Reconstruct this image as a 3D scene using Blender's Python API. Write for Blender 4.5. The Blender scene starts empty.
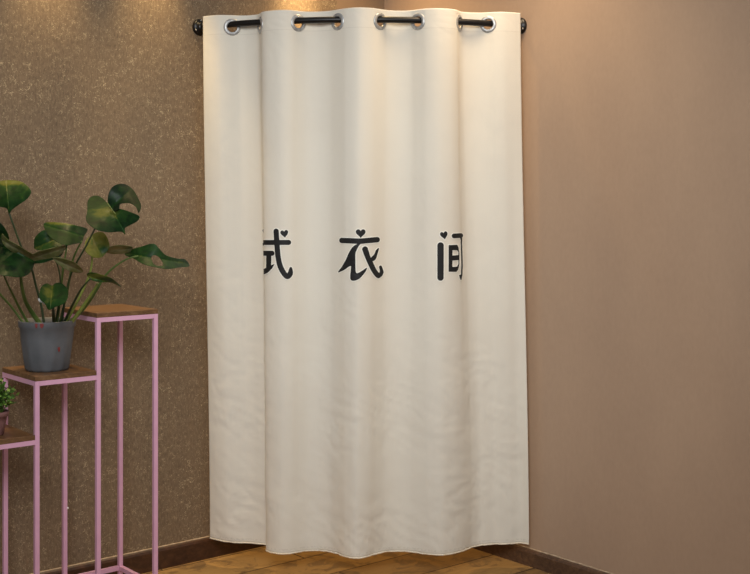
import bpy, bmesh, math, random
from mathutils import Vector, noise
random.seed(7)
scene = bpy.context.scene
COL = scene.collection
F, CX, CY, CAMZ = 1175.0, 375.0, 200.0, 1.344      # focal length (px), principal point, eye height

def W(px, py, d):                                   # survey point -> room point at depth d
    return Vector(((px - CX) * d / F, d, CAMZ - (py - CY) * d / F))

# ------------------------------------------------------------------ object helpers
def link(name, bm, mat, parent=None, smooth=True):
    me = bpy.data.meshes.new(name)
    bmesh.ops.recalc_face_normals(bm, faces=bm.faces[:])
    bm.to_mesh(me); bm.free()
    if smooth:
        for p in me.polygons: p.use_smooth = True
    o = bpy.data.objects.new(name, me); COL.objects.link(o)
    for m in (mat if isinstance(mat, (list, tuple)) else [mat]): me.materials.append(m)
    if parent is not None:
        o.parent = parent
        o.matrix_parent_inverse = parent.matrix_world.inverted()
    return o

def empty(name, loc, label, cat, group=None):
    o = bpy.data.objects.new(name, None); COL.objects.link(o)
    o.location = loc; o.empty_display_size = .1
    o['label'] = label; o['category'] = cat
    if group: o['group'] = group
    bpy.context.view_layer.update()
    return o

def struct(name, bm, mat, smooth=False):
    o = link(name, bm, mat, None, smooth); o['kind'] = 'structure'; return o

def add_box(bm, c, ax, ay, az):
    """box from centre and three half-axis vectors"""
    c = Vector(c); vs = []
    for i in (-1, 1):
        for j in (-1, 1):
            for k in (-1, 1):
                vs.append(bm.verts.new(c + i*ax + j*ay + k*az))
    for f in ((0,1,3,2),(4,6,7,5),(0,4,5,1),(2,3,7,6),(0,2,6,4),(1,5,7,3)):
        bm.faces.new([vs[i] for i in f])

def bevel_all(bm, w, seg=2):
    bmesh.ops.recalc_face_normals(bm, faces=bm.faces[:])
    bmesh.ops.bevel(bm, geom=bm.edges[:], offset=w, segments=seg, profile=.6, affect='EDGES')

def add_tube(bm, pts, radii, n=10, cap=True):
    pts = [Vector(p) for p in pts]
    if not hasattr(radii, '__len__'): radii = [radii]*len(pts)
    rings = []; up = Vector((0.13, 0.21, 1)).normalized(); prev = None
    for i, p in enumerate(pts):
        t = (pts[min(i+1, len(pts)-1)] - pts[max(i-1, 0)]).normalized()
        a = (prev if prev is not None else up)
        a = a - t*a.dot(t)
        if a.length < 1e-4: a = Vector((1,0,0)) - t*t.x
        a.normalize(); prev = a; b = t.cross(a)
        rings.append([bm.verts.new(p + radii[i]*(math.cos(k*2*math.pi/n)*a + math.sin(k*2*math.pi/n)*b)) for k in range(n)])
    for r0, r1 in zip(rings, rings[1:]):
        for k in range(n): bm.faces.new((r0[k], r0[(k+1)%n], r1[(k+1)%n], r1[k]))
    if cap:
        bm.faces.new(rings[0][::-1]); bm.faces.new(rings[-1])

def catmull(pts, sub, closed=False):
    n = len(pts); out = []
    rng = range(n if closed else n-1)
    g = (lambda i: pts[i % n]) if closed else (lambda i: pts[max(0, min(n-1, i))])
    for i in rng:
        p0, p1, p2, p3 = g(i-1), g(i), g(i+1), g(i+2)
        for s in range(sub):
            t = s/sub
            out.append(tuple(.5*((2*b) + (-a+c)*t + (2*a-5*b+4*c-d)*t*t + (-a+3*b-3*c+d)*t**3)
                             for a, b, c, d in zip(p0, p1, p2, p3)))
    if not closed: out.append(tuple(pts[-1]))
    return out

def sheet(bm, us, vs, sdf, pos, attr=None, layer=None, uvl=None):
    """surface over the grid us x vs, trimmed to sdf<0, every vertex at pos(u,v)"""
    D = [[sdf(u, v) for v in vs] for u in us] if sdf else None
    cache = {}
    def node(i, j):
        k = (i, j)
        if k not in cache:
            cache[k] = (bm.verts.new(pos(us[i], vs[j])), us[i], vs[j])
        return cache[k]
    def cut(a, b):
        k = (min(a, b), max(a, b))
        if k not in cache:
            (i, j), (m, n) = k
            t = D[i][j] / (D[i][j] - D[m][n]); t = max(.02, min(.98, t))
            u = us[i] + (us[m]-us[i])*t; v = vs[j] + (vs[n]-vs[j])*t
            cache[k] = (bm.verts.new(pos(u, v)), u, v)
        return cache[k]
    for i in range(len(us)-1):
        for j in range(len(vs)-1):
            c = ((i, j), (i+1, j), (i+1, j+1), (i, j+1)); poly = []
            if D is None: poly = [node(*a) for a in c]
            else:
                if all(D[a[0]][a[1]] >= 0 for a in c): continue
                for q in range(4):
                    a, b = c[q], c[(q+1) % 4]
                    da, db = D[a[0]][a[1]], D[b[0]][b[1]]
                    if da < 0: poly.append(node(*a))
                    if (da < 0) != (db < 0): poly.append(cut(a, b))
            if len(poly) < 3: continue
            try: f = bm.faces.new([p[0] for p in poly])
            except ValueError: continue
            if uvl is not None:
                for lp, p in zip(f.loops, poly): lp[uvl].uv = (p[1], p[2])
    if layer is not None and attr is not None:
        for k, (v, a, b) in cache.items(): v[layer] = attr(a, b)

def frange(a, b, step):
    n = max(2, int(round((b-a)/step))); return [a + (b-a)*i/n for i in range(n+1)]

def poly_sdf(P):
    def f(x, y):
        d = 1e9; ins = False; n = len(P); j = n-1
        for i in range(n):
            ax, ay = P[j]; bx, by = P[i]
            ex, ey = bx-ax, by-ay; wx, wy = x-ax, y-ay
            L = ex*ex+ey*ey
            t = max(0, min(1, (wx*ex+wy*ey)/L)) if L > 0 else 0
            d = min(d, (wx-ex*t)**2 + (wy-ey*t)**2)
            if (ay > y) != (by > y) and x < (bx-ax)*(y-ay)/(by-ay)+ax: ins = not ins
            j = i
        d = math.sqrt(d); return -d if ins else d
    return f

def stroke_sdf(P, r):
    """polyline stroke with (tapering) round pen"""
    R = r if hasattr(r, '__len__') else [r]*len(P)
    def f(x, y):
        d = 1e9
        for i in range(len(P)-1):
            ax, ay = P[i]; bx, by = P[i+1]
            ex, ey = bx-ax, by-ay; L = ex*ex+ey*ey
            t = max(0, min(1, ((x-ax)*ex+(y-ay)*ey)/L)) if L else 0
            d = min(d, math.hypot(x-ax-ex*t, y-ay-ey*t) - (R[i]+(R[i+1]-R[i])*t))
        return d
    return f

# ------------------------------------------------------------------ materials
def srgb(r, g, b):
    def c(v):
        v /= 255
        return v/12.92 if v <= .04045 else ((v+.055)/1.055)**2.4
    return (c(r), c(g), c(b), 1)

class Mat:
    def __init__(s, name, rough=.6, metal=0.0, color=(.5,.5,.5,1)):
        s.m = bpy.data.materials.new(name); s.m.use_nodes = True
        s.nt = s.m.node_tree; s.N = s.nt.nodes; s.L = s.nt.links
        s.b = s.N['Principled BSDF']
        s.b.inputs['Roughness'].default_value = rough
        s.b.inputs['Metallic'].default_value = metal
        s.b.inputs['Base Color'].default_value = color
        s.tc = s.N.new('ShaderNodeTexCoord')
    def node(s, t, **kw):
        n = s.N.new(t)
        for k, v in kw.items():
            if k in n.inputs: n.inputs[k].default_value = v
            else: setattr(n, k, v)
        return n
    def mapping(s, scale=(1,1,1), src='Object', rot=(0,0,0)):
        n = s.N.new('ShaderNodeMapping'); n.inputs['Scale'].default_value = scale; n.inputs['Rotation'].default_value = rot
        s.L.new(s.tc.outputs[src], n.inputs['Vector']); return n
    def noise(s, scale, detail=3, rough=.5, vec=None, dist=0):
        n = s.node('ShaderNodeTexNoise', Scale=scale, Detail=detail, Roughness=rough, Distortion=dist)
        s.L.new((vec.outputs[0] if vec else s.tc.outputs['Object']), n.inputs['Vector']); return n.outputs['Fac']
    def ramp(s, fac, stops):
        n = s.N.new('ShaderNodeValToRGB'); cr = n.color_ramp
        while len(cr.elements) < len(stops): cr.elements.new(.5)
        for e, (p, c) in zip(cr.elements, stops): e.position = p; e.color = c
        s.L.new(fac, n.inputs['Fac']); return n.outputs['Color']
    def mix(s, fac, a, b, mode='MIX'):
        n = s.N.new('ShaderNodeMix'); n.data_type = 'RGBA'; n.blend_type = mode
        for sock, v in ((0, fac), (6, a), (7, b)):
            if hasattr(v, 'is_linked'): s.L.new(v, n.inputs[sock])
            else: n.inputs[sock].default_value = v
        return n.outputs[2]
    def math(s, op, a, b=0.0, c=None):
        n = s.N.new('ShaderNodeMath'); n.operation = op
        for i, v in enumerate((a, b) if c is None else (a, b, c)):
            if hasattr(v, 'is_linked'): s.L.new(v, n.inputs[i])
            else: n.inputs[i].default_value = v
        return n.outputs[0]
    def color(s, c): s.L.new(c, s.b.inputs['Base Color'])
    def bump(s, h, strength, dist=.01):
        n = s.node('ShaderNodeBump', Strength=strength, Distance=dist)
        s.L.new(h, n.inputs['Height']); s.L.new(n.outputs[0], s.b.inputs['Normal'])

def G(v): return (v, v, v, 1)

def mat_wallpaper():
    # brown fabric wallpaper full of fine pale curly fibres; a plain strip next to the corner
    M = Mat('fibre_wallpaper', .62)
    big = M.noise(3.0, 4, .6, M.mapping((1, 1, .6)))
    base = M.ramp(big, [(.3, srgb(100, 83, 64)), (.7, srgb(124, 103, 78))])
    weave = M.noise(170, 2, .5, M.mapping((1, 1, .35)))
    base = M.mix(.34, base, M.ramp(weave, [(.3, srgb(80, 66, 50)), (.75, srgb(164, 140, 112))]))
    n1 = M.noise(78, 2.0, .55, None, .6)
    l1 = M.math('LESS_THAN', M.math('ABSOLUTE', M.math('SUBTRACT', n1, .5)), .011)
    n2 = M.noise(60, 2.0, .55, M.mapping((1, 1, 1), rot=(.4, .2, .9)), .8)
    l2 = M.math('LESS_THAN', M.math('ABSOLUTE', M.math('SUBTRACT', n2, .48)), .012)
    k1 = M.math('GREATER_THAN', M.noise(55, 1, .5, M.mapping((1.1, 1, .9))), .53)
    k2 = M.math('GREATER_THAN', M.noise(38, 1, .5, M.mapping((.9, 1.2, 1))), .55)
    fib = M.math('MAXIMUM', M.math('MULTIPLY', l1, k1), M.math('MULTIPLY', l2, k2))
    patch = M.ramp(M.noise(9, 3), [(.35, G(.28)), (.68, G(.85))])
    fib = M.math('MULTIPLY', fib, patch)
    spk = M.math('MULTIPLY', M.math('GREATER_THAN', M.noise(210, 1), .685), .5)
    fib = M.math('MAXIMUM', fib, spk)
    col = M.mix(fib, base, srgb(196, 176, 140))
    # plain strip by the corner: everything beyond s = PLAIN_S along the wall
    sep = M.N.new('ShaderNodeSeparateXYZ'); M.L.new(M.tc.outputs['Object'], sep.inputs[0])
    plain = M.math('GREATER_THAN', sep.outputs['X'], PLAIN_S)
    col = M.mix(plain, col, srgb(132, 110, 88))
    M.color(col)
    M.bump(weave, .12, .002)
    return M.m

def mat_plaster():
    M = Mat('tan_wallpaper', .5)
    big = M.noise(2.2, 4, .6, M.mapping((1, 1, .45)))
    col = M.ramp(big, [(.3, srgb(166, 140, 118)), (.7, srgb(178, 151, 127))])
    fine = M.noise(75, 3, .6, M.mapping((1, 1, .5)))
    col = M.mix(.10, col, M.ramp(fine, [(.3, srgb(128, 108, 92)), (.7, srgb(178, 154, 132))]))
    M.color(col); M.bump(fine, .1, .002)
    return M.m

def mat_floor():
    M = Mat('plank_floor', .42)
    rot = M.mapping((1, 1, 1), rot=(0, 0, math.radians(-39.5)))
    br = M.node('ShaderNodeTexBrick', Scale=1.0); br.offset = .37
    br.inputs['Mortar Size'].default_value = .003
    br.inputs['Brick Width'].default_value = 1.3; br.inputs['Row Height'].default_value = .21
    br.inputs['Color1'].default_value = G(.15); br.inputs['Color2'].default_value = G(.85); br.inputs['Mortar'].default_value = G(0)
    M.L.new(rot.outputs[0], br.inputs['Vector'])
    grain = M.noise(9, 6, .65, M.mapping((1, 1, 1), rot=(0, 0, math.radians(-39.5))), 1.4)
    st = M.node('ShaderNodeMapping'); st.inputs['Scale'].default_value = (2.2, 26, 1)
    M.L.new(rot.outputs[0], st.inputs['Vector'])
    g2 = M.noise(2.2, 5, .6, st, .8)
    tone = M.math('ADD', M.math('MULTIPLY', br.outputs['Color'], .55), M.math('MULTIPLY', g2, .45))
    col = M.ramp(tone, [(.12, srgb(104, 78, 50)), (.45, srgb(150, 116, 70)), (.8, srgb(176, 140, 88))])
    col = M.mix(M.ramp(grain, [(.52, G(0)), (.6, G(.55))]), col, srgb(86, 68, 52))
    col = M.mix(br.outputs['Fac'], col, srgb(52, 36, 26))
    M.color(col); M.bump(g2, .15, .003)
    return M.m

def mat_wood(name, dark, mid, light, rough=.45):
    M = Mat(name, rough)
    st = M.mapping((3, 40, 40), rot=(0, 0, math.radians(-39.5)))
    g = M.noise(1.6, 6, .65, st, .7)
    col = M.ramp(g, [(.25, dark), (.5, mid), (.78, light)])
    M.color(col); M.bump(g, .12, .002)
    return M.m

def mat_cloth():
    M = Mat('cream_cloth', .85)
    uv = M.N.new('ShaderNodeUVMap'); uv.uv_map = 'UVMap'
    sep = M.N.new('ShaderNodeSeparateXYZ'); M.L.new(uv.outputs[0], sep.inputs[0])
    v = sep.outputs['Y']; u = sep.outputs['X']
    mp = M.N.new('ShaderNodeMapping'); M.L.new(uv.outputs[0], mp.inputs['Vector'])
    big = M.noise(3, 3, .5, mp)
    base = M.ramp(big, [(.3, srgb(228, 221, 207)), (.7, srgb(232, 226, 212))])
    weave = M.noise(420, 1, .5, mp)
    base = M.mix(.10, base, M.ramp(weave, [(.3, srgb(196, 186, 168)), (.7, srgb(240, 232, 216))]))
    # sewn header band and hems
    def line(val, at, w):
        return M.math('LESS_THAN', M.math('ABSOLUTE', M.math('SUBTRACT', val, at)), w)
    seam = line(v, TOPZ - .070, .0016)
    hem = line(v, HEMZ + .014, .003)
    stitch = M.math('GREATER_THAN', M.noise(120, 1, .5, mp), .5)
    seams = M.math('MAXIMUM', M.math('MULTIPLY', seam, .10), M.math('MULTIPLY', M.math('MULTIPLY', hem, stitch), .12))
    header = M.math('MULTIPLY', M.math('GREATER_THAN', v, TOPZ - .070), .12)
    col = M.mix(header, base, srgb(238, 232, 219))
    col = M.mix(seams, col, srgb(120, 104, 84))
    M.color(col)
    wr = M.noise(14, 4, .55, mp, .5)
    h = M.math('ADD', M.math('MULTIPLY', wr, 1.0), M.math('MULTIPLY', weave, .05))
    h = M.math('SUBTRACT', h, M.math('MULTIPLY', seams, 1.2))
    M.bump(h, .10, .012)
    # thin cloth lets a little warm light through
    tr = M.N.new('ShaderNodeBsdfTranslucent'); tr.inputs['Color'].default_value = srgb(236, 214, 176)
    mx = M.N.new('ShaderNodeMixShader'); mx.inputs[0].default_value = .09
    M.L.new(M.b.outputs[0], mx.inputs[1]); M.L.new(tr.outputs[0], mx.inputs[2])
    M.L.new(mx.outputs[0], M.N['Material Output'].inputs['Surface'])
    M.b.inputs['Specular IOR Level'].default_value = .2
    return M.m

def mat_leaf():
    M = Mat('leaf_green', .45)
    at = M.N.new('ShaderNodeAttribute'); at.attribute_name = 'tint'
    n = M.noise(38, 4, .6, M.mapping((1, 1, 1)), .6)
    f = M.math('ADD', at.outputs['Fac'], M.math('MULTIPLY', M.math('SUBTRACT', n, .5), .75))
    col = M.ramp(f, [(.0, srgb(16, 36, 18)), (.3, srgb(36, 68, 28)), (.58, srgb(100, 104, 40)), (.85, srgb(110, 114, 72)), (1., srgb(134, 132, 98))])
    M.color(col); M.bump(n, .15, .003)
    tr = M.N.new('ShaderNodeBsdfTranslucent'); M.L.new(M.mix(.5, col, srgb(120, 150, 30)), tr.inputs['Color'])
    mx = M.N.new('ShaderNodeMixShader'); mx.inputs[0].default_value = .12
    M.L.new(M.b.outputs[0], mx.inputs[1]); M.L.new(tr.outputs[0], mx.inputs[2])
    M.L.new(mx.outputs[0], M.N['Material Output'].inputs['Surface'])
    M.b.inputs['Specular IOR Level'].default_value = .2
    return M.m

def mat_noisy(name, c0, c1, scale, rough, metal=0, bump=0):
    M = Mat(name, rough, metal)
    n = M.noise(scale, 4, .6)
    M.color(M.ramp(n, [(.3, c0), (.7, c1)]))
    if bump: M.bump(n, bump, .004)
    return M.m

# ------------------------------------------------------------------ the room
DL = Vector((.7716, .6362, 0))            # along the left wall, towards the corner
DR = Vector((.6362, -.7716, 0))           # along the right wall, from the corner
UP = Vector((0, 0, 1))
MOUNT_L = Vector((-.661, 4.39, 0)); MOUNT_R = Vector((.541, 4.36, 0))
# corner = intersection of both wall lines
den = DL.x*(-DR.y) - DL.y*(-DR.x)
dd = MOUNT_R - MOUNT_L
tc = (dd.x*(-DR.y) - dd.y*(-DR.x)) / den
CORNER = MOUNT_L + DL*tc
HWALL = 2.75
PLAIN_S = .655 - tc                        # strip of plain paper starts here (measured from the corner)

def wall(name, corner, d, length, mat, outward):
    # a slab 10 cm thick; object origin in the corner, local X along the wall
    bm = bmesh.new()
    L0, L1 = (0, length) if length > 0 else (length, 0)
    add_box(bm, ((L0+L1)/2, outward*.05, HWALL/2), Vector(((L1-L0)/2, 0, 0)), Vector((0, .05, 0)), Vector((0, 0, HWALL/2)))
    o = struct(name, bm, mat)
    o.location = corner; o.rotation_euler = (0, 0, math.atan2(d.y, d.x))
    return o
wall('wall_left', CORNER, DL, -3.6, mat_wallpaper(), 1)
wall('wall_right', CORNER, DR, 3.6, mat_plaster(), 1)

bm = bmesh.new()
a = CORNER - DL*3.6; b = CORNER; c = CORNER + DR*3.6; d = CORNER - DL*3.6 + DR*3.6
top = [bm.verts.new(p) for p in (a, b, c, d)]; bot = [bm.verts.new(p - UP*.05) for p in (a, b, c, d)]
bm.faces.new(top); bm.faces.new(bot[::-1])
for i in range(4): bm.faces.new((top[i], bot[i], bot[(i+1) % 4], top[(i+1) % 4]))
struct('floor', bm, mat_floor())

def baseboard(name, p0, d, length, inward, mat, h, t):
    bm = bmesh.new()
    prof = [(0, 0), (t, 0), (t, h-.012), (t*.75, h-.004), (t*.45, h), (0, h)]
    ends = []
    for s in (0, length):
        ends.append([bm.verts.new(p0 + d*s + inward*x + UP*z) for x, z in prof])
    for i in range(len(prof)):
        j = (i+1) % len(prof)
        bm.faces.new((ends[0][i], ends[1][i], ends[1][j], ends[0][j]))
    bm.faces.new(ends[0]); bm.faces.new(ends[1][::-1])
    return struct(name, bm, mat)
NL = Vector((DL.y, -DL.x, 0)); NR = Vector((-abs(DR.y), -abs(DR.x), 0))   # into the room
mb = mat_wood('dark_skirting', srgb(44, 27, 18), srgb(66, 41, 27), srgb(88, 58, 38), .4)
baseboard('baseboard_left', CORNER, -DL, 3.6, NL, mb, .078, .014)
baseboard('baseboard_right', CORNER + NL*.014, DR, 3.58, NR, mat_wood('brown_skirting', srgb(58, 42, 32), srgb(86, 62, 46), srgb(112, 84, 62), .4), .062, .014)
# thin pale sealant bead along the top of each skirting board
mc = mat_noisy('sealant', srgb(150, 128, 104), srgb(196, 176, 150), 60, .6)
def bead(name, p0, d, length, inward, z):
    bm = bmesh.new(); n = int(length/.03)
    add_tube(bm, [p0 + d*(length*i/n) + inward*.003 + UP*(z + .0014*noise.noise(Vector((i*.7, z*50, 3)))) for i in range(n+1)], [.0024 + .0012*abs(noise.noise(Vector((i*.45, 9, z*40)))) for i in range(n+1)], 6)
    return struct(name, bm, mc, True)
bead('trim_1', CORNER, -DL, 3.6, NL, .079)
bead('trim_2', CORNER + NL*.014, DR, 3.58, NR, .063)

# ------------------------------------------------------------------ rod (an arc between the two walls)
RODZ = 1.989; RODR = .0115
PM = Vector((-.0572, 4.2, 0))
def circle3(a, b, c):
    D = 2*(a.x*(b.y-c.y)+b.x*(c.y-a.y)+c.x*(a.y-b.y))
    A, B, C = a.x**2+a.y**2, b.x**2+b.y**2, c.x**2+c.y**2
    ux = (A*(b.y-c.y)+B*(c.y-a.y)+C*(a.y-b.y))/D
    uy = (A*(c.x-b.x)+B*(a.x-c.x)+C*(b.x-a.x))/D
    return Vector((ux, uy, 0)), math.hypot(a.x-ux, a.y-uy)
CC, CR = circle3(MOUNT_L, PM, MOUNT_R)
def arc_depth(px):                        # depth where the sight line px meets the arc
    k = (px-CX)/F                         # x = k*y
    A = 1+k*k; B = -2*(k*CC.x+CC.y); C = CC.x**2+CC.y**2-CR**2
    return (-B - math.sqrt(B*B-4*A*C))/(2*A)
blackm = mat_noisy('black_metal', srgb(16, 14, 13), srgb(30, 26, 24), 30, .35, .3)
rod = empty('curtain_rod', (PM.x, PM.y, RODZ), 'black curved metal curtain rod spanning the corner between the two walls', 'curtain rod')
a0 = math.atan2(MOUNT_L.y-CC.y, MOUNT_L.x-CC.x); a1 = math.atan2(MOUNT_R.y-CC.y, MOUNT_R.x-CC.x)
bm = bmesh.new()
pts = [Vector((CC.x+CR*math.cos(a0+(a1-a0)*i/72), CC.y+CR*math.sin(a0+(a1-a0)*i/72), RODZ)) for i in range(73)]
add_tube(bm, pts[1:-1], RODR, 16)
link('rod', bm, blackm, rod)
screwm = mat_noisy('screw_steel', srgb(150, 146, 140), srgb(190, 186, 180), 80, .35, .8)
def flange(base, nrm, tdir):
    base = base + UP*RODZ
    bm = bmesh.new()
    s = nrm.cross(UP).normalized()
    prof = [(.0, .031), (.004, .0315), (.009, .030), (.013, .026), (.0155, .0195), (.022, .018), (.026, .0155), (.027, .006)]
    rings = []
    for h, r in prof:
        rings.append([bm.verts.new(base + nrm*h + r*(math.cos(k*math.pi/14)*s + math.sin(k*math.pi/14)*UP)) for k in range(28)])
    for r0, r1 in zip(rings, rings[1:]):
        for k in range(28): bm.faces.new((r0[k], r0[(k+1) % 28], r1[(k+1) % 28], r1[k]))
    bm.faces.new(rings[0]); bm.faces.new(rings[-1])
    o = link('wall_flange', bm, blackm, rod)
    for ang in (math.radians(90), math.radians(210), math.radians(330)):
        bm = bmesh.new()
        m = base + nrm*.0125 + .0255*(math.cos(ang)*s + math.sin(ang)*UP)
        bmesh.ops.create_uvsphere(bm, u_segments=10, v_segments=6, radius=.0035)
        bmesh.ops.translate(bm, verts=bm.verts, vec=m)
        sc = link('screw', bm, screwm, o); sc['label'] = 'small steel screw head'
flange(MOUNT_L + DL*.006, NL, DL); flange(MOUNT_R, NR, DR)

# ------------------------------------------------------------------ curtain
TOPZ, HEMZ = 2.026, .079
top_ctl = [(203, -.040), (210, -.042), (218, -.036), (225, -.020), (232, 0), (240, .024), (248, .034), (257, .029), (260.5, .004), (262.2, -.018), (268, -.034),
           (280, -.040), (290, -.026), (298, 0), (307, .024), (318, .034), (329, .024), (338, 0), (347, -.026), (359, -.040), (371, -.026),
           (380, 0), (388, .024), (399, .034), (410, .024), (418, 0), (427, -.026), (438, -.040), (450, -.036), (456.5, -.018), (458.8, .004),
           (463, .022), (471, .026), (480, .018), (488, 0), (495, -.020), (503, -.036), (512, -.042), (520.5, -.042)]
bot_ctl = [(210, -.012), (217, -.020), (225, -.020), (232, -.012), (240, .004), (249, .022), (259, .032), (271, .032), (273, .008), (265.8, -.016), (270, -.036),
           (281, -.044), (291, -.028), (300, -.002), (309, .018), (320, .026), (330, .016), (338, -.008), (346, -.036), (356, -.054), (367, -.036),
           (376, -.006), (385, .018), (396, .026), (408, .016), (419, -.008), (430, -.034), (442, -.050), (453.5, -.042), (462, -.026), (468, -.008),
           (473, .008), (479, .016), (486, .010), (494, .002), (502, -.018), (511, -.036), (520, -.052), (529, -.070)]
GROMMET_I = [4, 8, 13, 17, 21, 25, 30, 34]
def prof(ctl):
    P = []
    for px, dz in ctl:
        d = arc_depth(max(199, min(520, px))) + dz
        P.append(((px-CX)*d/F, d))
    return P
SUB = 12
PT = catmull(prof(top_ctl), SUB); PB = catmull(prof(bot_ctl), SUB)
LEN = [0.0]
for p, q in zip(PT, PT[1:]): LEN.append(LEN[-1] + math.hypot(q[0]-p[0], q[1]-p[1]))
LT = LEN[-1]
import bisect
def at_len(P, l):
    l = max(0, min(LT, l)); i = max(0, min(len(LEN)-2, bisect.bisect_right(LEN, l)-1))
    t = (l-LEN[i])/(LEN[i+1]-LEN[i])
    return (P[i][0]+(P[i+1][0]-P[i][0])*t, P[i][1]+(P[i+1][1]-P[i][1])*t)
def smooth(t): t = max(0, min(1, t)); return t*t*(3-2*t)
def S0(l, z):
    h = (TOPZ-z)/(TOPZ-HEMZ); h = max(0, min(1, h))
    w = .35*h + .65*smooth(h)
    a = at_len(PT, l); b = at_len(PB, l)
    return Vector((a[0]+(b[0]-a[0])*w, a[1]+(b[1]-a[1])*w, z))
def Sn(l, z):
    e = .004
    a, b = S0(l-e, z), S0(l+e, z)
    t = (b-a)
    return Vector((t.y, -t.x, 0)).normalized()       # towards the room
def wrinkle(l, z):
    h = max(0, min(1, (TOPZ-z)/(TOPZ-HEMZ)))
    amp = .0005 + .0014*smooth((h-.35)/.6)
    n1 = noise.noise(Vector((l*7.5, z*6 + l*5, 1.3)))
    n2 = noise.noise(Vector((l*15 + z*9, z*17 - l*12, 7.7)))
    n3 = abs(noise.noise(Vector((l*6 - z*8, z*26 + l*10, 3.1))))
    e = min(1, min(l, LT-l)/.03)
    return e*(amp*(n1*1.2 + n2*.75) - amp*2.2*max(0, .18-n3)/.18*(.4+.6*noise.noise(Vector((l*4, z*4, 20)))))
def S(l, z, off=0.0):
    return S0(l, z) + Sn(l, z)*(wrinkle(l, z) + off)
cur = empty('curtain', (PM.x, PM.y, HEMZ), 'cream cloth fitting room curtain with black printed characters hanging across the corner', 'curtain')
GZ = 1.9822
GL = [LEN[i*SUB] for i in GROMMET_I]
RIN, ROUT = .0186, .0312
def hole(l, z): return max(RIN+.003 - math.hypot(l-g, z-GZ) for g in GL)
bm = bmesh.new(); uvl = bm.loops.layers.uv.new('UVMap')
us = frange(0, LT, .0045)
vs = frange(HEMZ, TOPZ-.09, .0105) + frange(TOPZ-.09, TOPZ, .0045)[1:]
def cloth_pos(l, z):
    zz = z
    if z < HEMZ + .02: zz = z + .0016*noise.noise(Vector((l*55, 4, 2)))*(HEMZ+.02-z)/.02   # puckered hem
    zz += .008*(l/LT - .5)*smooth((z-HEMZ)/(TOPZ-HEMZ)) * 1.2
    k = 1 - smooth((z-HEMZ)/1.2)
    zz += k*(.014*(1-smooth(l/.34)) + .008*(1-smooth((LT-l)/.25)))
    p = S(l, z); p.z = zz; return p
sheet(bm, us, vs, hole, cloth_pos, uvl=uvl)
cloth = mat_cloth()
panel = link('cloth_panel', bm, cloth, cur)
md = panel.modifiers.new('thick', 'SOLIDIFY'); md.thickness = .0014; md.offset = 0
# rolled hem along the bottom edge
bm = bmesh.new()
n = 420
add_tube(bm, [cloth_pos(LT*i/n, HEMZ) + Vector((0, 0, .001)) for i in range(n+1)], [.0028 + .0008*noise.noise(Vector((i*1.3, 0, 0))) for i in range(n+1)], 7)
link('hem', bm, mat_noisy('hem_cloth', srgb(214, 200, 176), srgb(238, 230, 212), 260, .85), cur)
# grommets
steel = mat_noisy('brushed_steel', srgb(150, 149, 147), srgb(200, 199, 197), 90, .42, .6)
for g in GL:
    c = cloth_pos(g, GZ); nrm = Sn(g, GZ); s = nrm.cross(UP).normalized()
    bm = bmesh.new()
    pf = [(RIN, -.0045), (RIN-.0008, 0), (RIN, .0045), (RIN+.0025, .0062), (.0265, .0050), (ROUT-.0015, .0036), (ROUT, .0018), (ROUT, -.0018), (ROUT-.0015, -.0036), (.0265, -.0050), (RIN+.0025, -.0062)]
    N = 40; rings = []
    for k in range(N):
        a = 2*math.pi*k/N; dr = math.cos(a)*s + math.sin(a)*UP
        rings.append([bm.verts.new(c + dr*r + nrm*h) for r, h in pf])
    for k in range(N):
        for i in range(len(pf)):
            j = (i+1) % len(pf)
            bm.faces.new((rings[k][i], rings[(k+1) % N][i], rings[(k+1) % N][j], rings[k][j]))
    link('grommet', bm, steel, cur)

# printed characters, laid out in cloth coordinates and following the folds
def px_of(p): return (CX + F*p.x/p.y, CY + F*(CAMZ-p.z)/p.y)
def heart(cx, cy, w, h, tilt=0):
    P = []
    for k in range(40):
        t = 2*math.pi*k/40
        x = 16*math.sin(t)**3/16; y = -(13*math.cos(t)-5*math.cos(2*t)-2*math.cos(3*t)-math.cos(4*t))/15
        c, s = math.cos(tilt), math.sin(tilt)
        x, y = x*w/2, y*h/2
        P.append((cx+c*x-s*y, cy+s*x+c*y))
    return poly_sdf(P)
def A(pts, sx=5., ox=250., oy=220.): return [(ox+x/sx, oy+y/sx) for x, y in pts]
def union(fs): return lambda x, y: min(f(x, y) for f in fs)
shi = union([
    stroke_sdf(A([(70, 112), (192, 112)]), 2.5),
    stroke_sdf(A(catmull([(132, 56), (136, 120), (144, 200), (160, 250), (184, 282), (200, 268), (203, 240)], 5)), [2.6]*26 + [2.4, 2.2, 1.9, 1.5, 1.1]),
    heart(284.4, 233.4, 7.6, 8.2, -.12),
    stroke_sdf(A([(68, 166), (112, 166)]), 2.5),
    stroke_sdf(A([(96, 166), (95, 240)]), 2.5),
    poly_sdf(A([(62, 250), (84, 238), (126, 218), (112, 242), (92, 262), (74, 272), (66, 270)])),
])
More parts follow.
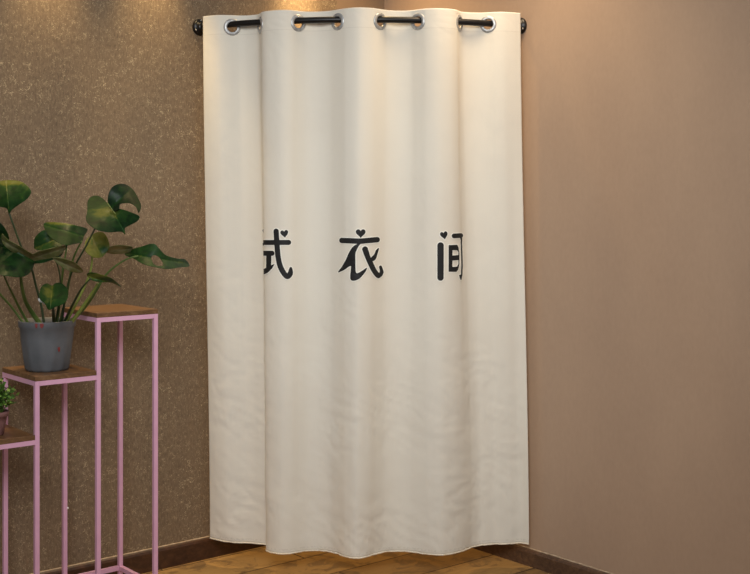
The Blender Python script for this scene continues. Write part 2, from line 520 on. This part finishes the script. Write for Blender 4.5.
yi = union([
    heart(360.6, 233, 9.4, 9.4),
    stroke_sdf(A([(462, 102), (550, 106), (634, 98)]), 2.7),
    poly_sdf(A(catmull([(560, 110), (545, 128), (534, 150), (528, 170), (528, 215), (530, 262), (545, 262), (562, 252), (584, 238), (574, 262), (548, 292), (520, 304), (504, 296), (503, 270), (506, 232), (492, 236), (472, 250), (442, 262), (462, 232), (482, 196), (500, 156), (522, 128)], 3, True))),
    stroke_sdf(A(catmull([(574, 146), (584, 176), (600, 214), (618, 252), (640, 278), (656, 262), (650, 234)], 5)), [2.9, 2.8, 2.8, 2.8, 2.8] + [2.6]*16 + [2.0]*5 + [1.9, 1.7, 1.6, 1.5, 1.4]),
    poly_sdf(A(catmull([(604, 188), (618, 172), (628, 150), (644, 140), (636, 166), (626, 196), (608, 206)], 3, True))),
])
B = lambda p: A(p, 7.5, 400., 220.)
jian = union([
    heart(443.8, 235, 7.4, 8.6, -.2),
    stroke_sdf(B([(303, 190), (303, 432)]), 3.1),
    stroke_sdf(B([(402, 119), (452, 116)]), 2.3),
    stroke_sdf(B([(452, 116), (457, 150), (459, 250), (461, 340), (459, 412)]), [1.4, .75, .75, .75, .75]),
    poly_sdf(B([(439, 412), (464, 408), (458, 446), (450, 450)])),
    lambda x, y: max(poly_B1(x, y), -poly_B2(x, y), -poly_B3(x, y)),
])
poly_B1 = poly_sdf(B([(362, 188), (425, 186), (435, 205), (441, 250), (441, 330), (432, 372), (420, 388), (362, 388)]))
poly_B2 = poly_sdf(B([(390, 226), (424, 226), (434, 240), (434, 262), (390, 266)]))
poly_B3 = poly_sdf(B([(390, 304), (434, 300), (434, 330), (422, 350), (390, 352)]))
ink = mat_noisy('black_print', srgb(7, 7, 9), srgb(12, 11, 13), 60, .7)
edge = mat_noisy('print_edge', srgb(237, 231, 217), srgb(243, 238, 226), 60, .6)
def find_l(px, z, lo, hi):
    best = min((abs(px_of(S0(lo+(hi-lo)*i/600, z))[0]-px), lo+(hi-lo)*i/600) for i in range(601))
    return best[1]
def character(sdf, l0, l1, y0, y1, label, extra=None):
    d = S0((l0+l1)/2, 1.15).y
    z1 = CAMZ - (y0-3-CY)*d/F; z0 = CAMZ - (y1+3-CY)*d/F
    def f(l, z):
        if extra and l < l0 + .004: return extra(l, z)*F/4.2
        return sdf(*px_of(S0(l, z)))
    la = l0 - (.085 if extra else .01)
    us = frange(la, l1 + .01, .0013); vs = frange(z0, z1, .0013)
    bm = bmesh.new(); sheet(bm, us, vs, f, lambda l, z: S(l, z, .0026))
    o = link('printed_character', bm, ink, cur); o['label'] = label
    bm = bmesh.new(); sheet(bm, us, vs, lambda l, z: f(l, z) - .9, lambda l, z: S(l, z, .0016))
    h = link('character_outline', bm, edge, o); h['label'] = 'pale outline around the character'
i_e1 = LEN[9*SUB]; i_e2 = LEN[29*SUB]
l0 = find_l(262.6, 1.15, LEN[8*SUB], LEN[11*SUB])
l1 = find_l(294, 1.15, LEN[11*SUB], LEN[16*SUB])
zt = lambda py: CAMZ - (py-CY)*4.22/F
rad = union([stroke_sdf([(l0-.046, zt(231)), (l0-.032, zt(236))], .006),
             stroke_sdf([(l0-.050, zt(245)), (l0-.034, zt(245)), (l0-.034, zt(272)), (l0-.014, zt(266))], [.006, .006, .006, .003])])
character(shi, l0, l1, 228, 280, 'black printed character with a small heart, half hidden by the left fold', rad)
character(yi, find_l(337, 1.15, LEN[15*SUB], LEN[19*SUB]), find_l(385, 1.15, LEN[19*SUB], LEN[24*SUB]), 227, 282, 'black printed character with a heart on top, in the middle')
character(jian, find_l(435, 1.15, LEN[25*SUB], LEN[28*SUB]), find_l(464, 1.15, LEN[26*SUB], LEN[33*SUB]), 229, 282, 'black printed character with a gate frame, running into the right fold')

# ------------------------------------------------------------------ stepped plant stand
pink = mat_noisy('pink_paint', srgb(216, 164, 190), srgb(224, 172, 198), 25, .42)
walnut = mat_wood('walnut_board', srgb(78, 53, 33), srgb(110, 79, 50), srgb(142, 110, 78), .42)
FR0 = Vector((-.728, 3.89, 0))                        # front right foot of the top step
WS, DS = .2055, .2465
SD = -DR                                              # from front to rear
def foot(i, rear): return FR0 - DL*(WS*i) + SD*(DS if rear else 0)
HS = [.983, .800, .620]                               # upper faces of the boards
stand = empty('plant_stand', tuple((foot(0, 0)+foot(3, 1))/2), 'pink metal stepped plant stand with brown wooden shelves by the left wall', 'plant stand')
T = .0072; BT = .0155
XL, YL = DL*T, SD*T
for i in range(4):
    for rear in (0, 1):
        h = HS[0] if i == 0 else HS[i-1]
        bm = bmesh.new(); p = foot(i, rear); hh = h - BT
        add_box(bm, p + UP*(hh/2), XL, YL, UP*(hh/2)); bevel_all(bm, .0014)
        link('leg', bm, pink, stand, False)
for i in range(3):
    z = HS[i] - BT - T
    bm = bmesh.new()
    for rear in (0, 1):
        m = (foot(i, rear)+foot(i+1, rear))/2
        add_box(bm, m + UP*z, DL*(WS/2 - T), YL, UP*T)
    for k in (i, i+1):
        m = (foot(k, 0)+foot(k, 1))/2
        add_box(bm, m + UP*z, XL, SD*(DS/2 - T), UP*T)
    link('shelf_frame', bm, pink, stand, False)
    bm = bmesh.new()
    m = (foot(i, 0)+foot(i+1, 1))/2
    inset = T + .0005
    m2 = m + DL*((inset if i == 0 else 0)/2*0)
    wid = WS/2 + (T if i == 0 else T*0) - (0 if i == 0 else T)
    sh = DL*0 if i == 0 else -DL*0
    # lower boards butt against the taller pair of legs, so they end just before them
    right = 0 + (T if i == 0 else -T - .0005); left = WS + T
    c = FR0 - DL*(WS*i) + DL*((right - left)/2) + SD*(DS/2) + UP*(HS[i]-BT/2)
    add_box(bm, c, DL*((right+left)/2), SD*(DS/2 + T), UP*(BT/2)); bevel_all(bm, .0016)
    link('shelf_board', bm, walnut, stand, False)
bm = bmesh.new()
for rear in (0, 1):
    for k in range(3):
        m = (foot(k, rear)+foot(k+1, rear))/2
        add_box(bm, m + UP*.068, DL*(WS/2 - T), YL, UP*T)
for k in range(4):
    m = (foot(k, 0)+foot(k, 1))/2
    add_box(bm, m + UP*.068, XL, SD*(DS/2 - T), UP*T)
link('base_frame', bm, pink, stand, False)
bm = bmesh.new()
bmesh.ops.create_uvsphere(bm, u_segments=10, v_segments=6, radius=.0042)
bmesh.ops.translate(bm, verts=bm.verts, vec=foot(1, 1) + UP*.308 + DL*.0085 - SD*.004)
o = link('screw', bm, mat_noisy('white_plug', srgb(225, 222, 215), srgb(240, 238, 232), 40, .5), stand); o['label'] = 'small white screw cap'

# ------------------------------------------------------------------ big potted plant
PC = Vector((-1.052, 3.77, HS[1]))
plant = empty('potted_plant', tuple(PC), 'large leafy green plant in a grey pot on the middle stand shelf', 'potted plant')
plastic = mat_noisy('grey_plastic', srgb(82, 84, 87), srgb(98, 99, 102), 14, .55, 0, .05)
bm = bmesh.new(); N = 96
prof_p = [(-.0, .062, 0), (.0, .0655, .3), (.008, .0690, 1.5), (.05, .0745, 1.3), (.10, .0815, .6), (.135, .0850, .2), (.139, .0885, 0), (.157, .0900, 0), (.160, .0890, 0), (.159, .0862, 0), (.137, .0825, 0), (.10, .079, 0)]
rings = []
for h, r, fl in prof_p:
    ring = []
    for k in range(N):
        a = 2*math.pi*k/N
        rr = r*(1 + fl*.018*max(-.4, math.cos(a*12))) + .0006*noise.noise(Vector((math.cos(a)*3, math.sin(a)*3, h*20)))
        zz = h + (.004*max(0, math.cos(a*12)) if h < .001 and fl > 0 else 0)
        ring.append(bm.verts.new(PC + Vector((rr*math.cos(a), rr*math.sin(a), zz))))
    rings.append(ring)
for r0, r1 in zip(rings, rings[1:]):
    for k in range(N): bm.faces.new((r0[k], r0[(k+1) % N], r1[(k+1) % N], r1[k]))
bm.faces.new(rings[0])
pot = link('pot', bm, plastic, plant)
redm = mat_noisy('red_sticker', srgb(118, 44, 42), srgb(138, 56, 52), 50, .5)
def pot_pt(px, h, off=.0012):
    # point on the front of the pot wall at height h
    r = .0815
    for (h0, r0, _), (h1, r1, _) in zip(prof_p[2:8], prof_p[3:9]):
        if h0 <= h <= h1: r = r0 + (r1-r0)*(h-h0)/(h1-h0)
    x = (px-CX)*PC.y*.978/F - PC.x
    x = max(-r*.98, min(r*.98, x))
    y = -math.sqrt(r*r - x*x) - off - .0015
    return PC + Vector((x, y, h))
for pts in ([(35.6, .157), (38.4, .157), (38.2, .147), (37, .141), (36.0, .146)], [(40.6, .157), (44.4, .157), (44.2, .148), (42.4, .141), (41.0, .147)], [(55.8, .078), (57.8, .08), (57.6, .066), (56.4, .064)]):
    P = [(x, h*1000) for x, h in pts]
    bm = bmesh.new()
    xs = frange(min(p[0] for p in P)-.5, max(p[0] for p in P)+.5, .3); ys = frange(min(p[1] for p in P)-2, max(p[1] for p in P)+2, 1.0)
    sheet(bm, xs, ys, poly_sdf(P), lambda x, h: pot_pt(x, h/1000))
    o = link('sticker', bm, redm, pot); o['label'] = 'small red sticker scrap'
bm = bmesh.new()
soil_r = .081; rr_prev = None; cen = bm.verts.new(PC + Vector((0, 0, .140)))
for r in (.02, .04, .06, soil_r):
    ring = [bm.verts.new(PC + Vector((r*math.cos(2*math.pi*k/40), r*math.sin(2*math.pi*k/40), .138 + .009*noise.noise(Vector((math.cos(k*.157)*r*90, math.sin(k*.157)*r*90, 2)))))) for k in range(40)]
    for k in range(40):
        if rr_prev is None: bm.faces.new((cen, ring[k], ring[(k+1) % 40]))
        else: bm.faces.new((rr_prev[k], ring[k], ring[(k+1) % 40], rr_prev[(k+1) % 40]))
    rr_prev = ring
link('soil', bm, mat_noisy('soil', srgb(38, 24, 16), srgb(84, 52, 34), 120, .9, 0, .6), plant)

leafm = mat_leaf()
stemm = {k: mat_noisy('stem_' + k, a, b, 30, .45) for k, (a, b) in {
    'green': (srgb(62, 84, 36), srgb(86, 104, 46)), 'dark': (srgb(34, 50, 26), srgb(52, 66, 34)), 'light': (srgb(106, 118, 52), srgb(130, 140, 66))}.items()}
def stem(bm, pts, d0, d1, r0, r1):
    P = catmull(pts, 6); n = len(P)-1
    add_tube(bm, [W(x, y, d0 + (d1-d0)*smooth(i/n)) for i, (x, y) in enumerate(P)], [r0+(r1-r0)*i/n for i in range(n+1)], 8)

def leaf(lobes, petiole=None, color='green'):
    """lobes: (outline, depth, (gx, gy), midrib ((x,y),(x,y)), fold, tint, holes, streak)"""
    bm = bmesh.new(); lay = bm.verts.layers.float.new('tint')
    for (out, dep, gr, mid, fold, tint, holes, streak) in lobes:
        P = catmull(out, 4, True)
        f0 = poly_sdf(P); hs = [poly_sdf(catmull(h, 4, True)) for h in holes]
        f = (lambda x, y, f0=f0, hs=hs: max([f0(x, y)] + [-h(x, y) for h in hs]))
        cx = sum(p[0] for p in out)/len(out); cy = sum(p[1] for p in out)/len(out)
        (ax, ay), (bx, by) = mid
        ux, uy = bx-ax, by-ay; L = math.hypot(ux, uy); ux, uy = ux/L, uy/L
        def pos(x, y):
            s = (x-ax)*uy - (y-ay)*ux; t = (x-ax)*ux + (y-ay)*uy
            z = dep + gr[0]*(x-cx) + gr[1]*(y-cy) - fold*(math.sqrt(s*s+4)-2) + .00030*(t-L/2)**2*.4 + .004*noise.noise(Vector((x*.12, y*.12, dep*9)))
            z += .0035*math.exp(-s*s/1.2)
            return W(x, y, z)
        def tn(x, y):
            s = abs((x-ax)*uy - (y-ay)*ux); t = (x-ax)*ux + (y-ay)*uy
            v = tint + .16*math.exp(-s*s/1.0)*(1 if -2 < t < L+2 else 0)
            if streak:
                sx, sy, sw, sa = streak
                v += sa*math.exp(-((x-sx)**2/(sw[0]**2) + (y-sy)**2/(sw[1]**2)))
            return v
        xs = frange(min(p[0] for p in P)-.6, max(p[0] for p in P)+.6, .62); ys = frange(min(p[1] for p in P)-.6, max(p[1] for p in P)+.6, .62)
        sheet(bm, xs, ys, f, pos, tn, lay)
    o = link('leaf', bm, leafm, plant)
    md = o.modifiers.new('thick', 'SOLIDIFY'); md.thickness = .0009; md.offset = 0
    for pp in (petiole or []):
        pts, d0, d1, r0, r1, c = pp
        bm = bmesh.new(); stem(bm, pts, d0, d1, r0, r1)
        link('petiole', bm, stemm[c], o)
    return o
PD = 3.755                                             # depth of the stems at the soil
# tall leaf at the left
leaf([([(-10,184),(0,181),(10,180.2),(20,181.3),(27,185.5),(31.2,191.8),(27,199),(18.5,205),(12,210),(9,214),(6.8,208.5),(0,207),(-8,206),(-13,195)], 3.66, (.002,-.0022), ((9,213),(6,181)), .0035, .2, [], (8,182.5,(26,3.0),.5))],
     [([(9,212.5),(13,224),(18,238),(25,256),(32,270),(36,286),(41,304),(44,323)], 3.66, PD, .0028, .0042, 'dark')])
leaf([([(-9,221),(-1,222),(4.5,227.5),(8.5,235),(9,242),(3,247),(-6,244),(-12,234)], 3.60, (.003,.001), ((-6,226),(6,244)), .003, .12, [], None)],
     [([(-2,243),(-8,262),(-8,282),(0,294),(12,307.5),(24,324)], 3.62, PD, .0025, .0040, 'green')])
# folded big leaf
leaf([([(-9,250),(-2,245.5),(6,245.5),(14,249.5),(26,256.5),(34,261),(33.4,267),(28.6,274),(20,277.3),(8,276.2),(-2,274),(-9,264)], 3.57, (.0012,-.0028), ((2,246),(34,262)), .0012, .10, [], None),
      ([(2,233.5),(8,239.5),(18,245),(28,251.5),(38.5,257.5),(36,263.2),(27,260.5),(15,253.5),(6,247),(1.8,241)], 3.585, (.0012,.006), ((2,240),(37,261)), .001, .78, [], (10,246,(12,5),.15))],
     [([(3,273),(8,285),(13,295),(20,309),(28,323)], 3.58, PD, .0026, .0048, 'green')])
leaf([([(34,245),(34.8,238),(40,232.2),(46,230),(55,234),(62,241.5),(61,247),(52,249.4),(42,250.4),(35,249.4)], 3.80, (-.001,-.002), ((36,248),(58,238)), .002, .26, [], None)],
     [([(55,247),(62,262),(62,278),(60,296),(56,322)], 3.79, PD+.01, .0022, .0036, 'green')])
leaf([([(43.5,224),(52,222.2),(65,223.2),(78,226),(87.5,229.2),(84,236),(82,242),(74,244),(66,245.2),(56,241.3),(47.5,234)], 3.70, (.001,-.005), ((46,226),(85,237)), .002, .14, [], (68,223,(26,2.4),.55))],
     [([(82,241),(76,252),(72,264),(68,288),(60,322)], 3.70, PD, .0026, .0040, 'green')])
leaf([([(20,259),(30,256),(38,251.5),(50,248.5),(60,246.2),(67.5,245.6),(63,252),(55,257.4),(45,260),(37,263.6),(27,263.5)], 3.64, (.001,.006), ((24,261),(66,247)), .002, .86, [], None),
      ([(30,262),(44,259.5),(56,257),(64,251),(60,256.8),(50,260.6),(40,263.4)], 3.645, (.001,-.003), ((32,262),(63,252)), .001, .12, [], None)])
# large heart shaped leaf with a slot
leaf([([(108.0,203.5),(108.3,195),(111.2,188.3),(117,184.4),(125.6,184.4),(133.3,190),(138,197.8),(141.2,206),(138.6,213),(136.2,207.4),(129.4,203.2),(120.4,204.0),(119.0,209),(113,211)],
       3.655, (-.0005,-.0026), ((110,209),(132,188)), .0022, .05, [], None),
      ([(111.5,208.2),(117.5,208.6),(123.7,209.7),(133.3,213.1),(139.6,216.6),(137,221.4),(129.4,225.6),(124.9,228.4),(125.2,234.4),(122.6,232.3),(119,231.7),(108.3,232.3),(96.8,229.8),(88.2,223.7),(86,219),(87.2,211.2),(87.6,202),(91,196.8),(97.8,195.8),(104.6,200.0)],
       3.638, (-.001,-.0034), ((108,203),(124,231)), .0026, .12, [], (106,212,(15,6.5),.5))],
     [([(95,228.5),(85.5,247),(77,262),(70.5,276),(65,298),(62,323)], 3.655, PD, .0026, .0040, 'dark'),
      ([(107.6,203),(112,209.5),(116,214.5)], 3.632, 3.634, .0014, .0008, 'light')])
leaf([([(84.6,249),(86,240),(92,235),(98,232),(104,233),(108,239),(109.6,247),(106,253),(101.5,257.4),(94,257.6),(88,254)], 3.73, (.001,-.003), ((92,236),(101,256)), .002, .62, [], (104,250,(6,5),-.35))],
     [([(92,238),(92,250),(92,262),(89.6,274),(83,290),(74,308),(66,323)], 3.722, PD, .0026, .0044, 'light')])
# long leaf on the right with an oval hole
leaf([([(124.5,254.6),(131.4,249.6),(141,246.7),(153.4,243.6),(160,249.6),(166,255.2),(177.4,258.5),(185,259.3),(189.4,266.2),(179.3,267.5),(169.7,269),(162,268.6),(152.5,266.6),(142.9,264),(135,259.3)],
       3.72, (.0015,-.003), ((128,254),(184,263)), .002, .2, [[(151.3,257.4),(154.0,255.2),(159,257.2),(162.9,263.2),(161.8,266.0),(155.5,265.2),(152.4,262)]], None),
      ([(105,250.3),(111.2,246.3),(121.8,245),(133,247.2),(128,252.6),(116,254),(107.4,252.8)], 3.74, (.001,.006), ((106,250),(131,249)), .001, .9, [], None)],
     [([(138,256),(126,259.5),(112.5,268.5),(104,277.5),(97,289),(86,306),(70,323)], 3.712, PD, .0022, .0060, 'green')])
leaf([([(52.8,257.6),(63.7,258.4),(74,262),(80,266.5),(83.6,271.4),(78.5,272.7),(69.6,271.2),(59.2,265.2)], 3.62, (.001,.005), ((54,259),(82,271)), .002, .85, [], None)],
     [([(56,260),(60,276),(60,296),(56,322)], 3.622, PD, .002, .0038, 'dark')])
leaf([([(86.8,274.4),(91.8,272.3),(103.6,275.3),(112.5,278.8),(121.4,287),(111,282.6),(100.7,282.2),(91.8,280.2)], 3.63, (.001,.003), ((88,276),(118,285)), .002, .3, [], (100,275.5,(14,2.2),.3))],
     [([(91,278.5),(82,288),(73,304),(64,323)], 3.632, PD, .0022, .0046, 'dark')])
# small heart shaped leaf in front of the rim
lf = leaf([([(39.4,294),(41.6,286.4),(47,283.4),(52,285.6),(55.8,283),(61.8,283.2),(67.8,289.8),(67.6,298.2),(63,304),(55,307.2),(48.6,310),(45,303.6),(40.4,300)], 3.60, (.0012,-.003), ((52.5,286),(50,309)), .0028, .22, [], (48,291,(5,8),.38))],
     [([(53,305),(53.5,313),(54,324)], 3.615, PD-.03, .0042, .0060, 'dark')])
bm = bmesh.new()
wp = [(37.4,298.6),(40,298),(43,298.3),(46,299.5),(49,301.6),(49.5,304),(47.6,307),(45.6,303.4),(43.8,304.6),(42,302.4),(39.4,302.2)]
sheet(bm, frange(36, 51, .5), frange(296, 309, .5), poly_sdf(wp), lambda x, y: W(x, y, 3.592 + .0035*noise.noise(Vector((x*.5, y*.5, 1)))))
o = link('white_fleck', bm, mat_noisy('white_residue', srgb(150, 152, 148), srgb(214, 214, 208), 160, .8), lf); o['label'] = 'ragged white fleck on the leaf'
# thick sheathed stem at the left of the pot
bm = bmesh.new(); stem(bm, [(20.5,274),(22,287),(25,300),(31,311),(40,324)], 3.60, PD, .0040, .0085)
link('stem', bm, stemm['green'], plant)
bm = bmesh.new(); stem(bm, [(98,283),(92,293),(82,308),(70,324)], 3.69, PD, .003, .0068)
link('stem', bm, stemm['light'], plant)
bm = bmesh.new(); stem(bm, [(67,245),(64.5,262),(62,280),(60,300),(57,324)], 3.66, PD, .0022, .004)
link('stem', bm, stemm['green'], plant)

# ------------------------------------------------------------------ small bushy plant on the low shelf
QC = Vector(((-5.5-CX)*3.62/F, 3.62, HS[2]))
bush = empty('potted_bush', tuple(QC), 'small bushy bright green plant in a brown pot on the lowest stand shelf', 'potted plant')
bm = bmesh.new(); N = 40
rings = [[bm.verts.new(QC + Vector((r*math.cos(2*math.pi*k/N), r*math.sin(2*math.pi*k/N), h))) for k in range(N)]
         for h, r in ((0, .024), (.002, .027), (.04, .034), (.058, .038), (.059, .042), (.072, .043), (.074, .041), (.072, .039), (.055, .036))]
for r0, r1 in zip(rings, rings[1:]):
    for k in range(N): bm.faces.new((r0[k], r0[(k+1) % N], r1[(k+1) % N], r1[k]))
bm.faces.new(rings[0])
link('pot', bm, mat_noisy('brown_pot', srgb(120, 84, 82), srgb(140, 100, 96), 30, .55), bush)
bm = bmesh.new()
bmesh.ops.create_circle(bm, cap_ends=True, segments=30, radius=.0375)
bmesh.ops.translate(bm, verts=bm.verts, vec=QC + Vector((0, 0, .06)))
link('soil', bm, mat_noisy('bush_soil', srgb(36, 26, 18), srgb(70, 50, 34), 150, .9), bush)
bs = bmesh.new(); bl = bmesh.new(); lay = bl.verts.layers.float.new('tint')
rnd = random.Random(11)
for k in range(64):
    a = rnd.uniform(0, 2*math.pi); e = rnd.uniform(.05, 1.45)
    R = rnd.uniform(.048, .090)
    tip = QC + Vector((0, 0, .082)) + R*Vector((math.cos(a)*math.cos(e), math.sin(a)*math.cos(e), math.sin(e)*1.0))
    root = QC + Vector((math.cos(a)*.018, math.sin(a)*.018, .06))
    midp = root.lerp(tip, .5) + Vector((0, 0, .012))
    P = catmull([tuple(root), tuple(midp), tuple(tip)], 4)
    add_tube(bs, P, .0009, 5)
    for q in range(14):
        t = .35 + .65*rnd.random(); p = Vector(P[min(len(P)-1, int(t*(len(P)-1)+.5))])
        dr = Vector((rnd.uniform(-1, 1), rnd.uniform(-1, 1), rnd.uniform(-.2, .9))).normalized()
        sd = dr.cross(Vector((rnd.uniform(-1, 1), rnd.uniform(-1, 1), 1))).normalized()
        ln = rnd.uniform(.010, .018); wd = ln*.32; up = dr.cross(sd)
        tv = rnd.uniform(.2, .75)
        vsx = [bl.verts.new(p + dr*ln*f + sd*wd*w + up*ln*.12*c) for f, w, c in ((0, 0, 0), (.35, .9, .6), (.75, .75, .5), (1, 0, 0), (.75, -.75, .5), (.35, -.9, .6))]
        for v in vsx: v[lay] = tv
        bl.faces.new(vsx)
link('stems', bs, stemm['green'], bush)
Mf = Mat('bush_leaf', .5)
at = Mf.N.new('ShaderNodeAttribute'); at.attribute_name = 'tint'
Mf.color(Mf.ramp(at.outputs['Fac'], [(.15, srgb(44, 74, 28)), (.5, srgb(82, 120, 44)), (.8, srgb(124, 156, 70))]))
link('foliage', bl, Mf.m, bush)

# ------------------------------------------------------------------ light
def aim(o, tgt):
    o.rotation_euler = (Vector(tgt) - o.location).to_track_quat('-Z', 'Y').to_euler()
def area(name, loc, tgt, sx, sy, power, color):
    l = bpy.data.lights.new(name, 'AREA'); l.shape = 'RECTANGLE'; l.size = sx; l.size_y = sy; l.energy = power; l.color = color
    o = bpy.data.objects.new(name, l); COL.objects.link(o); o.location = loc; aim(o, tgt); return o
def spot(name, loc, tgt, power, color, angle, blend=.6, rad=.03):
    l = bpy.data.lights.new(name, 'SPOT'); l.energy = power; l.color = color; l.spot_size = math.radians(angle); l.spot_blend = blend; l.shadow_soft_size = rad
    o = bpy.data.objects.new(name, l); COL.objects.link(o); o.location = loc; aim(o, tgt); return o
wd = bpy.data.worlds.new('World'); scene.world = wd; wd.use_nodes = True
bg = wd.node_tree.nodes['Background']; bg.inputs['Color'].default_value = (.98, .98, 1, 1); bg.inputs['Strength'].default_value = .22
fl = area('front_light', (-.35, .6, 2.5), (-.02, 4.3, 1.05), 1.5, 1.2, 17.5, (.95, .98, 1)); fl.data.spread = math.radians(75)
area('side_light', (1.9, 1.2, 2.5), (.1, 4.3, 1.2), 1.0, 1.0, 11, (1, .93, .84))
WARM = (1, .68, .32)
cp = CORNER + NL*.30 + NR*.34
spot('corner_lamp', (cp.x, cp.y, 2.7), (cp.x, cp.y, 0), 48, WARM, 90, .8, .06)
for s, p in ((-.46, 64), (.20, 42), (.60, 42), (1.1, 30)):
    q = MOUNT_L - DL*s + NL*.085
    spot('wall_lamp', (q.x, q.y, 2.42), (q.x - NL.x*.06, q.y - NL.y*.06, 0), p, (1, .72, .36), 58, 1.0, .04)
q = MOUNT_R + DR*.20 + NR*.30
spot('wall_lamp', (q.x, q.y, 2.6), (q.x + .05, q.y - .06, 0), 44, (1, .76, .48), 120, 1.0, .22)

# ------------------------------------------------------------------ camera
cd = bpy.data.cameras.new('camera'); cd.sensor_width = 36; cd.lens = 36*F/750; cd.shift_y = -(287-CY)/750
cam = bpy.data.objects.new('camera', cd); COL.objects.link(cam)
cam.location = (0, 0, CAMZ); cam.rotation_euler = (math.radians(90), 0, 0)
scene.camera = cam
scene.view_settings.view_transform = 'Standard'; scene.view_settings.look = 'None'
